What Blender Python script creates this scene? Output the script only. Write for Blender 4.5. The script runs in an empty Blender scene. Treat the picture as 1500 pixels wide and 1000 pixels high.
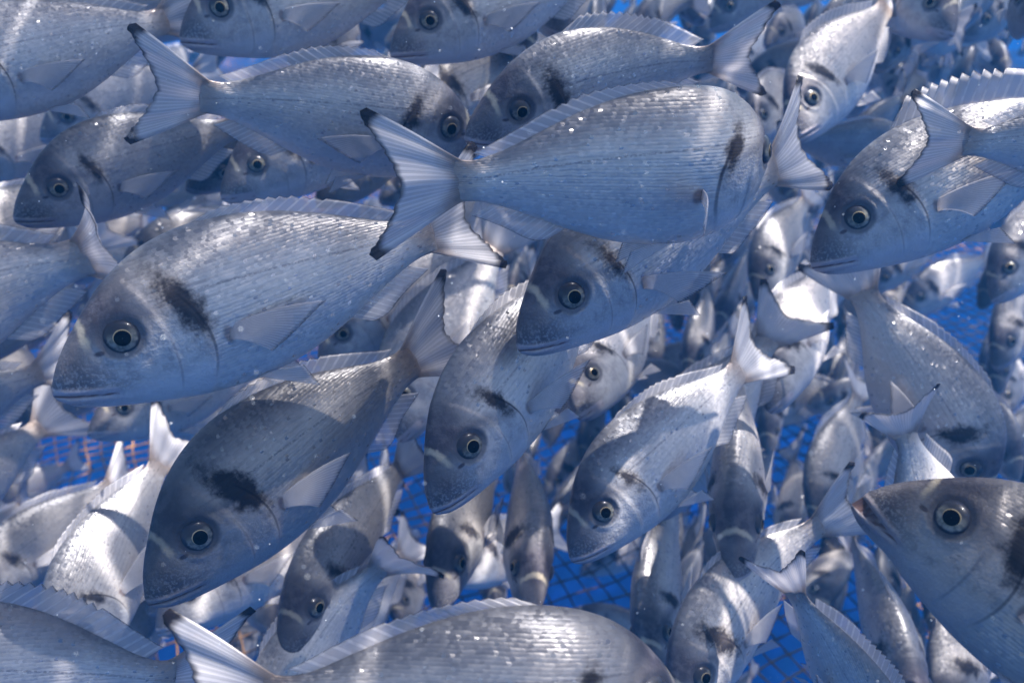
import bpy, math, random
import numpy as np
from mathutils import Vector, Matrix

R = math.radians
scene = bpy.context.scene
COL = scene.collection

# ------------------------------------------------------------------ camera, sky, sun, exposure
CAM_Z, PITCH, FPX = 1.35, R(32), 1250.0
cam_d = bpy.data.cameras.new('camera')
cam_d.sensor_width = 36.0
cam_d.lens = 36.0 * FPX / 1500.0
cam_d.clip_start, cam_d.clip_end = 0.02, 500
cam_d.dof.use_dof = True
cam_d.dof.focus_distance = 0.72
cam_d.dof.aperture_fstop = 5.6
cam = bpy.data.objects.new('camera', cam_d)
COL.objects.link(cam)
cam.location = (0, 0, CAM_Z)
cam.rotation_euler = (R(90) - PITCH, 0, 0)
scene.camera = cam

SUN_EL, SUN_AZ = R(64), R(57)         # azimuth from +Y clockwise: the sun stands high, beyond the shoal to the right
world = bpy.data.worlds.new("World")
scene.world = world
world.use_nodes = True
wn = world.node_tree
wn.nodes.clear()
sky = wn.nodes.new('ShaderNodeTexSky')
sky.sky_type = 'NISHITA'
sky.sun_disc = False
sky.sun_elevation = SUN_EL
sky.sun_rotation = SUN_AZ
bg = wn.nodes.new('ShaderNodeBackground')
bg.inputs['Strength'].default_value = 0.125
wo = wn.nodes.new('ShaderNodeOutputWorld')
wn.links.new(sky.outputs[0], bg.inputs[0])
wn.links.new(bg.outputs[0], wo.inputs[0])

sun_d = bpy.data.lights.new('sun', 'SUN')
sun_d.energy = 3.8
sun_d.angle = R(0.5)
sun_d.color = (1.0, 0.965, 0.92)
sun = bpy.data.objects.new('sun', sun_d)
COL.objects.link(sun)
sun_dir = Vector((math.sin(SUN_AZ) * math.cos(SUN_EL), math.cos(SUN_AZ) * math.cos(SUN_EL), math.sin(SUN_EL)))
sun.rotation_euler = sun_dir.to_track_quat('Z', 'Y').to_euler()
sun.location = sun_dir * 30

scene.view_settings.view_transform = 'Standard'
scene.view_settings.look = 'None'
scene.view_settings.gamma = 1
scene.view_settings.use_curve_mapping = False
scene.view_settings.exposure = 0.84
scene.cycles.use_denoising = True
scene.cycles.max_bounces = 8
scene.cycles.transparent_max_bounces = 16
scene.cycles.volume_bounces = 1
scene.cycles.caustics_reflective = False
scene.cycles.caustics_refractive = False

# ------------------------------------------------------------------ helpers
def tag(o, label=None, cat=None, group=None, kind=None):
    if label: o['label'] = label
    if cat: o['category'] = cat
    if group: o['group'] = group
    if kind: o['kind'] = kind
    return o

def mesh_from(name, verts, faces, mat, attrs=None, smooth=True):
    me = bpy.data.meshes.new(name)
    verts = np.asarray(verts, dtype=np.float32)
    me.vertices.add(len(verts)); me.vertices.foreach_set('co', verts.ravel())
    if isinstance(faces, list):
        tot = np.fromiter((len(f) for f in faces), dtype=np.int32, count=len(faces))
        flat = np.fromiter((i for f in faces for i in f), dtype=np.int32, count=int(tot.sum()))
    else:
        tot = np.full(len(faces), faces.shape[1], dtype=np.int32); flat = faces.astype(np.int32).ravel()
    me.loops.add(len(flat)); me.loops.foreach_set('vertex_index', flat)
    me.polygons.add(len(tot)); me.polygons.foreach_set('loop_start', np.concatenate([[0], np.cumsum(tot)[:-1]]).astype(np.int32))
    me.polygons.foreach_set('loop_total', tot)
    me.update(calc_edges=True)
    for k, arr in (attrs or {}).items():
        a = me.attributes.new(k, 'FLOAT_VECTOR', 'POINT')
        a.data.foreach_set('vector', np.asarray(arr, dtype=np.float32).ravel())
    if smooth:
        me.polygons.foreach_set('use_smooth', [True] * len(me.polygons))
    me.materials.append(mat)
    me.update()
    return me

def link(name, me, parent=None):
    o = bpy.data.objects.new(name, me)
    COL.objects.link(o)
    if parent: o.parent = parent
    return o

class NT:
    """short-hand for building node trees"""
    def __init__(s, mat):
        s.t = mat.node_tree
        s.t.nodes.clear()
    def n(s, kind, **kw):
        nd = s.t.nodes.new(kind)
        for k, v in kw.items(): setattr(nd, k, v)
        return nd
    def put(s, sock, v):
        if isinstance(v, bpy.types.NodeSocket): s.t.links.new(v, sock)
        elif isinstance(v, (tuple, list)) and len(v) == 3 and sock.type == 'RGBA': sock.default_value = (*v, 1)
        else: sock.default_value = v
    def m(s, op, a, b=None, c=None, clamp=False):
        nd = s.n('ShaderNodeMath', operation=op, use_clamp=clamp)
        for i, v in enumerate((a, b, c)):
            if v is not None: s.put(nd.inputs[i], v)
        return nd.outputs[0]
    def vm(s, op, a, b=None):
        nd = s.n('ShaderNodeVectorMath', operation=op)
        s.put(nd.inputs[0], a)
        if b is not None:
            s.put(nd.inputs['Scale'] if op == 'SCALE' else nd.inputs[1], b)
        return nd.outputs[0]
    def ss(s, v, a, b, lo=0.0, hi=1.0):
        nd = s.n('ShaderNodeMapRange', interpolation_type='SMOOTHSTEP')
        for i, x in enumerate((v, a, b, lo, hi)): s.put(nd.inputs[i], x)
        return nd.outputs[0]
    def mix(s, f, a, b, blend='MIX'):
        nd = s.n('ShaderNodeMix', data_type='RGBA', blend_type=blend)
        s.put(nd.inputs[0], f); s.put(nd.inputs[6], a); s.put(nd.inputs[7], b)
        return nd.outputs[2]
    def mixf(s, f, a, b):
        nd = s.n('ShaderNodeMix', data_type='FLOAT')
        s.put(nd.inputs[0], f); s.put(nd.inputs[2], a); s.put(nd.inputs[3], b)
        return nd.outputs[0]
    def attr(s, name):
        nd = s.n('ShaderNodeAttribute', attribute_name=name)
        return nd.outputs['Vector']
    def sep(s, v):
        nd = s.n('ShaderNodeSeparateXYZ'); s.put(nd.inputs[0], v)
        return nd.outputs
    def comb(s, x, y, z):
        nd = s.n('ShaderNodeCombineXYZ')
        for i, v in enumerate((x, y, z)): s.put(nd.inputs[i], v)
        return nd.outputs[0]
    def noise(s, v, scale, detail=3.0, rough=0.55, dist=0.0):
        nd = s.n('ShaderNodeTexNoise')
        s.put(nd.inputs['Vector'], v); s.put(nd.inputs['Scale'], scale); s.put(nd.inputs['Detail'], detail)
        s.put(nd.inputs['Roughness'], rough); s.put(nd.inputs['Distortion'], dist)
        return nd.outputs['Fac']

def new_mat(name):
    m = bpy.data.materials.new(name)
    m.use_nodes = True
    return m

# ------------------------------------------------------------------ materials
def mat_body():
    mat = new_mat('silver_scales'); T = NT(mat)
    rest = T.attr('rest'); aux = T.sep(T.attr('aux')); aux2 = T.sep(T.attr('aux2'))
    hv, opf, mouth = aux; blotch, preop, eyed = aux2
    x, y, z = T.sep(rest)
    oi = T.n('ShaderNodeObjectInfo')
    rnd = oi.outputs['Random']
    seedv = T.vm('ADD', rest, T.comb(T.m('MULTIPLY', rnd, 13.0), T.m('MULTIPLY', rnd, 7.0), 0.0))
    headf = T.sep(T.attr('aux3'))[0]
    head = T.ss(headf, 0.06, -0.06)                      # 1 on the bare skin of the head
    n_big = T.noise(seedv, 9.0, 3.0)
    n_mid = T.noise(seedv, 34.0, 4.0)
    n_fine = T.noise(seedv, 150.0, 3.0)
    # ---- scales: cells along the flank, each a slightly tilted mirror
    jit = T.m('MULTIPLY', T.m('SUBTRACT', n_mid, 0.5), 0.9)
    sz = T.m('ADD', T.m('MULTIPLY', T.m('ADD', z, T.m('MULTIPLY', hv, 0.05)), 100.0), jit)
    row = T.m('FLOOR', sz); fv = T.m('SUBTRACT', T.m('FRACT', sz), 0.5)
    sx = T.m('ADD', T.m('MULTIPLY', x, -118.0), T.m('ADD', T.m('MULTIPLY', T.m('FLOORED_MODULO', row, 2.0), 0.5), T.m('MULTIPLY', T.m('MULTIPLY', fv, fv), 1.5)))
    sx = T.m('ADD', sx, jit)
    wn_ = T.n('ShaderNodeTexWhiteNoise', noise_dimensions='3D')
    T.put(wn_.inputs['Vector'], T.comb(T.m('FLOOR', sx), row, T.m('MULTIPLY', rnd, 50.0)))
    glint = T.ss(wn_.outputs['Value'], 0.945, 0.97)
    cell = wn_.outputs['Color']; cdist = T.m('SUBTRACT', 1.0, T.m('FRACT', sx))
    # ---- colour
    back = T.ss(T.m('ADD', hv, T.m('MULTIPLY', T.m('SUBTRACT', n_big, 0.5), 0.5)), 0.30, 0.95)
    belly = T.ss(hv, -0.25, -0.85)
    col = T.mix(back, (0.57, 0.515, 0.478), (0.13, 0.128, 0.14))
    col = T.mix(belly, col, (0.74, 0.68, 0.62))
    rows = T.m('SINE', T.m('ADD', T.m('MULTIPLY', T.m('ADD', hv, T.m('MULTIPLY', z, 2.2)), 50.0), T.m('MULTIPLY', n_mid, 5.0)))
    rowm = T.m('MULTIPLY', T.ss(rows, 0.0, 0.95), T.m('MULTIPLY', T.ss(hv, -0.75, 0.15), T.m('SUBTRACT', 1.0, head)))
    col = T.mix(T.m('MULTIPLY', rowm, T.ss(n_big, 0.3, 0.6, 0.08, 0.32)), col, (0.21, 0.19, 0.18))
    cellv = T.sep(cell)[0]
    col = T.mix(T.m('MULTIPLY', T.m('SUBTRACT', 1.0, head), 0.17), col, T.mix(cellv, (0.26, 0.26, 0.28), (0.74, 0.73, 0.72)))
    # soft blotches of tone over the whole flank
    col = T.mix(T.ss(n_big, 0.35, 0.75, 0.0, 0.28), col, (0.30, 0.29, 0.31))
    # lateral line
    lat = T.m('ABSOLUTE', T.m('SUBTRACT', z, T.m('SUBTRACT', 0.098, T.m('MULTIPLY', T.m('MULTIPLY', x, x), 0.135))))
    latm = T.m('MULTIPLY', T.ss(lat, 0.0042, 0.0012), T.m('MULTIPLY', T.m('SUBTRACT', 1.0, head), T.ss(n_fine, 0.35, 0.6)))
    col = T.mix(T.m('MULTIPLY', latm, 0.55), col, (0.13, 0.12, 0.13))
    # head: darker bluish forehead and snout, pale cheek
    forehead = T.ss(T.m('ADD', T.m('SUBTRACT', z, T.m('MULTIPLY', x, 0.15)), T.m('MULTIPLY', T.m('SUBTRACT', n_mid, 0.5), 0.03)), -0.035, 0.075)
    snout = T.ss(x, 0.155, 0.05)
    hc = T.mix(T.m('MAXIMUM', forehead, T.m('MULTIPLY', snout, 0.88)), (0.47, 0.45, 0.44), (0.055, 0.050, 0.066))
    hc = T.mix(T.ss(n_mid, 0.40, 0.66, 0.0, 0.42), hc, (0.17, 0.16, 0.175))
    hc = T.mix(T.m('MULTIPLY', T.ss(n_fine, 0.48, 0.62), T.ss(z, 0.05, -0.03, 0.0, 0.35)), hc, (0.56, 0.55, 0.56))
    # pale band between the eyes
    band = T.m('MULTIPLY', T.ss(T.m('ABSOLUTE', T.m('SUBTRACT', x, T.m('ADD', 0.092, T.m('MULTIPLY', T.m('SUBTRACT', n_mid, 0.5), 0.02)))), 0.011, 0.002),
               T.ss(z, 0.03, 0.055))
    hc = T.mix(T.m('MULTIPLY', band, 0.7), hc, (0.54, 0.47, 0.35))
    # lighter jaw edge and lips
    hc = T.mix(T.m('MULTIPLY', T.ss(z, -0.045, -0.085), 0.7), hc, (0.56, 0.56, 0.58))
    col = T.mix(head, col, hc)
    # gill cover lines
    opl = T.m('MULTIPLY', T.ss(T.m('ABSOLUTE', opf), 0.0048, 0.001), T.m('MULTIPLY', T.ss(z, -0.135, -0.05), T.ss(z, 0.10, 0.07)))
    col = T.mix(T.m('MULTIPLY', opl, T.ss(z, -0.06, 0.05, 0.55, 0.9)), col, (0.05, 0.045, 0.05))
    prl = T.m('MULTIPLY', T.ss(T.m('ABSOLUTE', preop), 0.004, 0.001), T.m('MULTIPLY', T.ss(z, -0.12, -0.08), T.ss(z, 0.045, 0.0)))
    col = T.mix(T.m('MULTIPLY', prl, 0.35), col, (0.12, 0.11, 0.13))
    # black shoulder blotch with ragged edge
    bl = T.ss(T.m('ADD', blotch, T.m('ADD', T.m('MULTIPLY', T.m('SUBTRACT', n_mid, 0.5), 1.5), T.m('ADD', T.m('MULTIPLY', T.m('SUBTRACT', n_fine, 0.5), 0.6), T.m('MULTIPLY', T.m('SUBTRACT', rnd, 0.5), 0.5)))), -0.26, 0.62)
    col = T.mix(T.m('MULTIPLY', bl, 0.95), col, (0.016, 0.014, 0.018))
    # dark socket rim
    col = T.mix(T.ss(eyed, 0.052, 0.040, 0.0, 0.75), col, (0.06, 0.06, 0.075))
    # nostril
    nx = T.m('SUBTRACT', x, 0.108); nz = T.m('SUBTRACT', z, 0.026)
    nos = T.ss(T.m('SQRT', T.m('ADD', T.m('MULTIPLY', nx, nx), T.m('MULTIPLY', T.m('MULTIPLY', nz, nz), 3.5))), 0.013, 0.006)
    col = T.mix(T.m('MULTIPLY', nos, 0.8), col, (0.05, 0.03, 0.035))
    # fleshy pale lips, then the mouth line
    col = T.mix(T.m('MULTIPLY', T.ss(mouth, 0.021, 0.013), T.ss(x, 0.128, 0.10, 0.0, 0.75)), col, (0.46, 0.41, 0.43))
    mo = T.ss(mouth, 0.0042, 0.0012)
    col = T.mix(T.m('MULTIPLY', mo, 0.85), col, (0.10, 0.045, 0.04))
    # pectoral root
    px = T.m('SUBTRACT', x, 0.345); pz = T.m('ADD', z, 0.028)
    pr = T.ss(T.m('SQRT', T.m('ADD', T.m('MULTIPLY', T.m('MULTIPLY', px, px), 3.0), T.m('MULTIPLY', pz, pz))), 0.026, 0.012)
    col = T.mix(T.m('MULTIPLY', pr, 0.7), col, (0.16, 0.10, 0.09))
    # brownish tail root
    col = T.mix(T.ss(x, 0.78, 0.86, 0.0, 0.75), col, (0.30, 0.225, 0.18))
    # every fish a little different in tone
    col = T.mix(1.0, col, T.mix(rnd, (0.86, 0.87, 0.90), (1.06, 1.02, 0.98)), 'MULTIPLY')
    col = T.mix(1.0, col, oi.outputs['Color'], 'MULTIPLY')  # per-fish tone: own pigment, plus painted shade on shadowed and deep fish
    # ---- relief
    b1 = T.n('ShaderNodeBump'); b1.inputs['Strength'].default_value = 0.22; b1.inputs['Distance'].default_value = 0.0016
    hgt = T.m('ADD', T.m('MULTIPLY', T.m('MULTIPLY', T.m('SUBTRACT', 1.0, cdist), T.m('SUBTRACT', 1.0, head)), 1.0),
              T.m('ADD', T.m('MULTIPLY', rows, T.m('MULTIPLY', T.m('SUBTRACT', 1.0, head), 0.05)), T.m('MULTIPLY', T.m('ADD', n_fine, T.m('MULTIPLY', n_mid, 1.6)), T.m('MULTIPLY', head, 2.2))))
    T.put(b1.inputs['Height'], hgt)
    tilt = T.vm('SCALE', T.vm('SUBTRACT', cell, (0.5, 0.5, 0.5)), T.m('ADD', T.m('MULTIPLY', T.m('SUBTRACT', 1.0, head), T.m('ADD', T.mixf(bl, 0.12, 0.04), T.m('MULTIPLY', glint, 0.45))), 0.03))
    nrm = T.vm('NORMALIZE', T.vm('ADD', b1.outputs[0], tilt))
    p = T.n('ShaderNodeBsdfPrincipled')
    T.put(p.inputs['Base Color'], col)
    T.put(p.inputs['Metallic'], T.mixf(bl, T.mixf(head, 0.50, 0.28), 0.0))
    T.put(p.inputs['Roughness'], T.m('SUBTRACT', T.m('ADD', T.mixf(head, 0.34, 0.40), T.m('MULTIPLY', cellv, 0.14)), T.m('MULTIPLY', T.m('MULTIPLY', glint, 0.24), T.m('SUBTRACT', 1.0, head))))
    T.put(p.inputs['Specular IOR Level'], T.mixf(bl, 0.30, 0.04))
    T.put(p.inputs['Normal'], nrm)
    o = T.n('ShaderNodeOutputMaterial')
    T.t.links.new(p.outputs[0], o.inputs[0])
    return mat

def mat_fin(name, tail=False):
    """fin attribute: s along the base (0..1), t outwards (0..1), w ray phase"""
    mat = new_mat(name); T = NT(mat)
    s, t, w = T.sep(T.attr('fin')); rest = T.attr('rest')
    oi = T.n('ShaderNodeObjectInfo')
    n1 = T.noise(T.vm('ADD', rest, T.comb(T.m('MULTIPLY', oi.outputs['Random'], 9.0), 0.0, 0.0)), 60.0, 3.0)
    ray = T.ss(T.m('COSINE', T.m('ADD', T.m('MULTIPLY', w, 6.2832), T.m('MULTIPLY', n1, 0.8))), -0.3 if tail else 0.35, 0.95)
    col = T.mix(T.m('MULTIPLY', ray, T.ss(n1, 0.3, 0.6)), (0.53, 0.50, 0.51), (0.68, 0.64, 0.64)) if not tail else T.mix(ray, (0.60, 0.57, 0.58), (0.73, 0.69, 0.69))
    if tail:
        fine = T.ss(T.m('SINE', T.m('MULTIPLY', w, 17.0)), 0.0, 1.0)
        col = T.mix(T.m('MULTIPLY', fine, 0.22), col, (0.22, 0.20, 0.22))
        col = T.mix(T.ss(T.m('ADD', t, T.m('MULTIPLY', T.m('SUBTRACT', n1, 0.5), 0.15)), 0.46, 0.10, 0.0, 0.85), col, (0.29, 0.21, 0.165))
        lobe = T.m('ABSOLUTE', T.m('SUBTRACT', T.m('MULTIPLY', s, 2.0), 1.0))
        edge = T.m('ADD', T.m('ADD', t, T.m('MULTIPLY', T.m('SUBTRACT', T.noise(rest, 26.0, 2.0), 0.5), 0.12)), T.ss(lobe, 0.60, 1.0, 0.0, 0.11))
        col = T.mix(T.ss(edge, 0.90, 1.03), col, (0.02, 0.017, 0.022))
    else:
        col = T.mix(T.ss(T.m('ADD', t, T.m('MULTIPLY', n1, 0.1)), 0.98, 1.06, 0.0, 0.8), col, (0.04, 0.035, 0.045))
        col = T.mix(T.ss(t, 0.22, 0.0, 0.0, 0.35), col, (0.33, 0.25, 0.22))
    p = T.n('ShaderNodeBsdfPrincipled')
    T.put(p.inputs['Base Color'], col); p.inputs['Roughness'].default_value = 0.38
    p.inputs['Metallic'].default_value = 0.12; p.inputs['Specular IOR Level'].default_value = 0.2
    bmp = T.n('ShaderNodeBump'); bmp.inputs['Strength'].default_value = 0.12; bmp.inputs['Distance'].default_value = 0.001
    T.put(bmp.inputs['Height'], ray); T.t.links.new(bmp.outputs[0], p.inputs['Normal'])
    tr = T.n('ShaderNodeBsdfTranslucent'); T.put(tr.inputs[0], col)
    mx = T.n('ShaderNodeMixShader'); mx.inputs[0].default_value = 0.34
    T.t.links.new(p.outputs[0], mx.inputs[1]); T.t.links.new(tr.outputs[0], mx.inputs[2])
    tp = T.n('ShaderNodeBsdfTransparent')
    mx2 = T.n('ShaderNodeMixShader')
    a = T.mixf(ray, 0.46 if not tail else 0.76, 0.58 if not tail else 0.85)
    T.put(mx2.inputs[0], a)
    T.t.links.new(tp.outputs[0], mx2.inputs[1]); T.t.links.new(mx.outputs[0], mx2.inputs[2])
    o = T.n('ShaderNodeOutputMaterial'); T.t.links.new(mx2.outputs[0], o.inputs[0])
    return mat

def mat_eye():
    """eye attribute: (radius from pupil centre, height, 0)"""
    mat = new_mat('eye_iris'); T = NT(mat)
    r, h, _ = T.sep(T.attr('eye'))
    n1 = T.noise(T.attr('rest'), 120.0, 3.0)
    col = T.mix(T.ss(n1, 0.35, 0.7), (0.10, 0.10, 0.085), (0.25, 0.225, 0.18))
    col = T.mix(T.ss(T.m('ADD', h, T.m('MULTIPLY', n1, 0.5)), 0.25, 0.8), col, (0.035, 0.035, 0.04))
    col = T.mix(T.ss(T.m('SUBTRACT', r, T.m('MULTIPLY', n1, 0.14)), 0.70, 0.86), col, (0.035, 0.035, 0.045))
    col = T.mix(T.ss(T.m('ADD', r, T.m('MULTIPLY', T.m('SUBTRACT', n1, 0.5), 0.06)), 0.53, 0.50), col, (0.48, 0.36, 0.19))
    p = T.n('ShaderNodeBsdfPrincipled'); T.put(p.inputs['Base Color'], col)
    p.inputs['Metallic'].default_value = 0.25; p.inputs['Roughness'].default_value = 0.3
    p.inputs['Specular IOR Level'].default_value = 0.2; p.inputs['Coat Weight'].default_value = 0.12; p.inputs['Coat Roughness'].default_value = 0.06
    o = T.n('ShaderNodeOutputMaterial'); T.t.links.new(p.outputs[0], o.inputs[0])
    return mat

def mat_plain(name, col, rough=0.5, metal=0.0, spec=0.5):
    mat = new_mat(name); T = NT(mat)
    p = T.n('ShaderNodeBsdfPrincipled'); T.put(p.inputs['Base Color'], col)
    p.inputs['Specular IOR Level'].default_value = spec; p.inputs['Roughness'].default_value = rough; p.inputs['Metallic'].default_value = metal
    o = T.n('ShaderNodeOutputMaterial'); T.t.links.new(p.outputs[0], o.inputs[0])
    return mat

def mat_net():
    mat = new_mat('net_twine'); T = NT(mat)
    g = T.n('ShaderNodeNewGeometry')
    n1 = T.noise(g.outputs['Position'], 2.2, 4.0); n2 = T.noise(g.outputs['Position'], 420.0, 2.0)
    col = T.mix(T.ss(T.m('ADD', n1, T.ss(T.sep(g.outputs['Position'])[0], -0.35, -0.9, 0.0, 0.16)), 0.50, 0.68), (0.035, 0.022, 0.018), (0.46, 0.21, 0.035))
    col = T.mix(T.ss(n2, 0.4, 0.65, 0.0, 0.5), col, (0.04, 0.03, 0.03))
    p = T.n('ShaderNodeBsdfPrincipled'); T.put(p.inputs['Base Color'], col); p.inputs['Roughness'].default_value = 0.8
    o = T.n('ShaderNodeOutputMaterial'); T.t.links.new(p.outputs[0], o.inputs[0])
    return mat

def mat_deep():
    mat = new_mat('deep_blue_water'); T = NT(mat)
    g = T.n('ShaderNodeNewGeometry')
    n1 = T.noise(g.outputs['Position'], 0.35, 3.0)
    col = T.mix(n1, (0.0006, 0.008, 0.075), (0.0008, 0.013, 0.105))
    p = T.n('ShaderNodeBsdfPrincipled'); T.put(p.inputs['Base Color'], col); p.inputs['Roughness'].default_value = 0.9
    p.inputs['Specular IOR Level'].default_value = 0.0
    o = T.n('ShaderNodeOutputMaterial'); T.t.links.new(p.outputs[0], o.inputs[0])
    return mat

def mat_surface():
    """flat gobo for the sea surface: wavering caustic lines painted into its transparency"""
    mat = new_mat('painted_caustics'); T = NT(mat)
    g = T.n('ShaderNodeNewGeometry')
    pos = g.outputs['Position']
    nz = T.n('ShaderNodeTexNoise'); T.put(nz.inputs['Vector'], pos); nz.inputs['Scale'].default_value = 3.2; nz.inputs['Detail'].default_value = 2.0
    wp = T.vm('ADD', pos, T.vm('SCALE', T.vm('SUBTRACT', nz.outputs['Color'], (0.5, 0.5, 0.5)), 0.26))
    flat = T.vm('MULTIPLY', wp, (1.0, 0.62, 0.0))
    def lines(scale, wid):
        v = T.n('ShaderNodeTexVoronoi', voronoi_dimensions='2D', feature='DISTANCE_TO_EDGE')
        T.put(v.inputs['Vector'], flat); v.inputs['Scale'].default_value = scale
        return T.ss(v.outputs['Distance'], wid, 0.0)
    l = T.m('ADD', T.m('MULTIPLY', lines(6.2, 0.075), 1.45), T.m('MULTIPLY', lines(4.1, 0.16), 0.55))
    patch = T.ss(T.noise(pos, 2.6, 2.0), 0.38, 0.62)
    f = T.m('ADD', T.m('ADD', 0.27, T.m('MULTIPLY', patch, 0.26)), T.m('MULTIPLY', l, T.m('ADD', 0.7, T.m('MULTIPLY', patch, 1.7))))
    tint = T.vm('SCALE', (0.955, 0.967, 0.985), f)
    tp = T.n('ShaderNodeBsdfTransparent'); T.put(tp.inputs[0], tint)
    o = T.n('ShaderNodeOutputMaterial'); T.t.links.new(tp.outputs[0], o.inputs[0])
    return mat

M_BODY = mat_body()
M_FIN = mat_fin('fin_membrane')
M_TAIL = mat_fin('tail_membrane', True)
M_EYE = mat_eye()
M_PUPIL = mat_plain('pupil_black', (0.002, 0.002, 0.003), 0.07, spec=0.04)
M_NET = mat_net()

# ------------------------------------------------------------------ the setting: deep water, unseen light-shaping surface
def sheet(name, half, z, mat, flip=False):
    v = [(-half, -half, z), (half, -half, z), (half, half, z), (-half, half, z)]
    me = mesh_from(name, v, [(3, 2, 1, 0) if flip else (0, 1, 2, 3)], mat, smooth=False)
    return tag(link(name, me), kind='structure')

sheet('deep_water', 45, -5.0, mat_deep())
sheet('water_surface_gobo', 46, 1.95, mat_surface(), True)  # added out of view; its painted pattern shapes and tints the sunlight

# ------------------------------------------------------------------ the fish
XT = [0.0, .02, .05, .08, .11, .15, .20, .25, .30, .35, .40, .50, .60, .70, .77, .82, .87]
ZT = [-.015, .017, .053, .082, .110, .142, .172, .192, .203, .207, .204, .184, .147, .099, .065, .050, .052]
ZB = [-.046, -.066, -.084, -.097, -.108, -.121, -.136, -.149, -.158, -.163, -.164, -.153, -.123, -.083, -.058, -.047, -.048]
WD = [.010, .030, .046, .056, .063, .070, .076, .081, .085, .085, .082, .070, .053, .034, .022, .014, .0025]

def cspline(xs, ys):
    """smooth monotone-ish interpolation through the stations"""
    xs = np.array(xs); ys = np.array(ys)
    d = np.gradient(ys, xs)
    def f(x):
        x = np.clip(np.asarray(x, float), xs[0], xs[-1])
        i = np.clip(np.searchsorted(xs, x) - 1, 0, len(xs) - 2)
        h = xs[i + 1] - xs[i]; t = (x - xs[i]) / h
        return ((2*t**3 - 3*t**2 + 1) * ys[i] + (t**3 - 2*t**2 + t) * h * d[i] + (-2*t**3 + 3*t**2) * ys[i+1] + (t**3 - t**2) * h * d[i+1])
    return f
f_top, f_bot, f_wid = cspline(XT, ZT), cspline(XT, ZB), cspline(XT, WD)

EYE_X, EYE_Z, EYE_R = 0.157, 0.044, 0.0325
def op_edge(z): return 0.312 - 2.6 * (z + 0.02) ** 2
def preop_edge(z): return 0.238 - 1.6 * (z + 0.01) ** 2
def mouth_line(x): return -0.034 - 0.30 * x

class Bend:
    """sideways bend of the spine: the head by bh and the tail by bt degrees (positive towards +y)"""
    def __init__(s, bh, bt):
        xs = np.linspace(-0.05, 1.2, 251)
        tail = np.clip((xs - 0.36) / 0.60, 0, 1.3); hd = np.clip((0.42 - xs) / 0.42, 0, 1.1)
        s.th = R(bt) * tail ** 1.35 - R(bh) * hd ** 1.25
        s.xs = xs
        dx = xs[1] - xs[0]
        c, sn = np.cos(s.th), np.sin(s.th)
        X = np.concatenate([[0], np.cumsum((c[1:] + c[:-1]) / 2 * dx)]); Y = np.concatenate([[0], np.cumsum((sn[1:] + sn[:-1]) / 2 * dx)])
        k = 0.4
        s.X = X - np.interp(k, xs, X) + k; s.Y = Y - np.interp(k, xs, Y)
    def __call__(s, P):
        P = np.asarray(P, float)
        th = np.interp(P[:, 0], s.xs, s.th)
        X = np.interp(P[:, 0], s.xs, s.X); Y = np.interp(P[:, 0], s.xs, s.Y)
        return np.stack([X - P[:, 1] * np.sin(th), Y + P[:, 1] * np.cos(th), P[:, 2] * getattr(s, 'deep', 1.0)], 1)

def surf_y(x, z):
    """half width of the flank at x, height z"""
    t, b, w = float(f_top(x)), float(f_bot(x)), float(f_wid(x))
    m, h = (t + b) / 2, (t - b) / 2
    q = min(1.0, abs((z - m) / h))
    return w * max(0.0, 1 - q ** 2.1) ** 0.62

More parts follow.
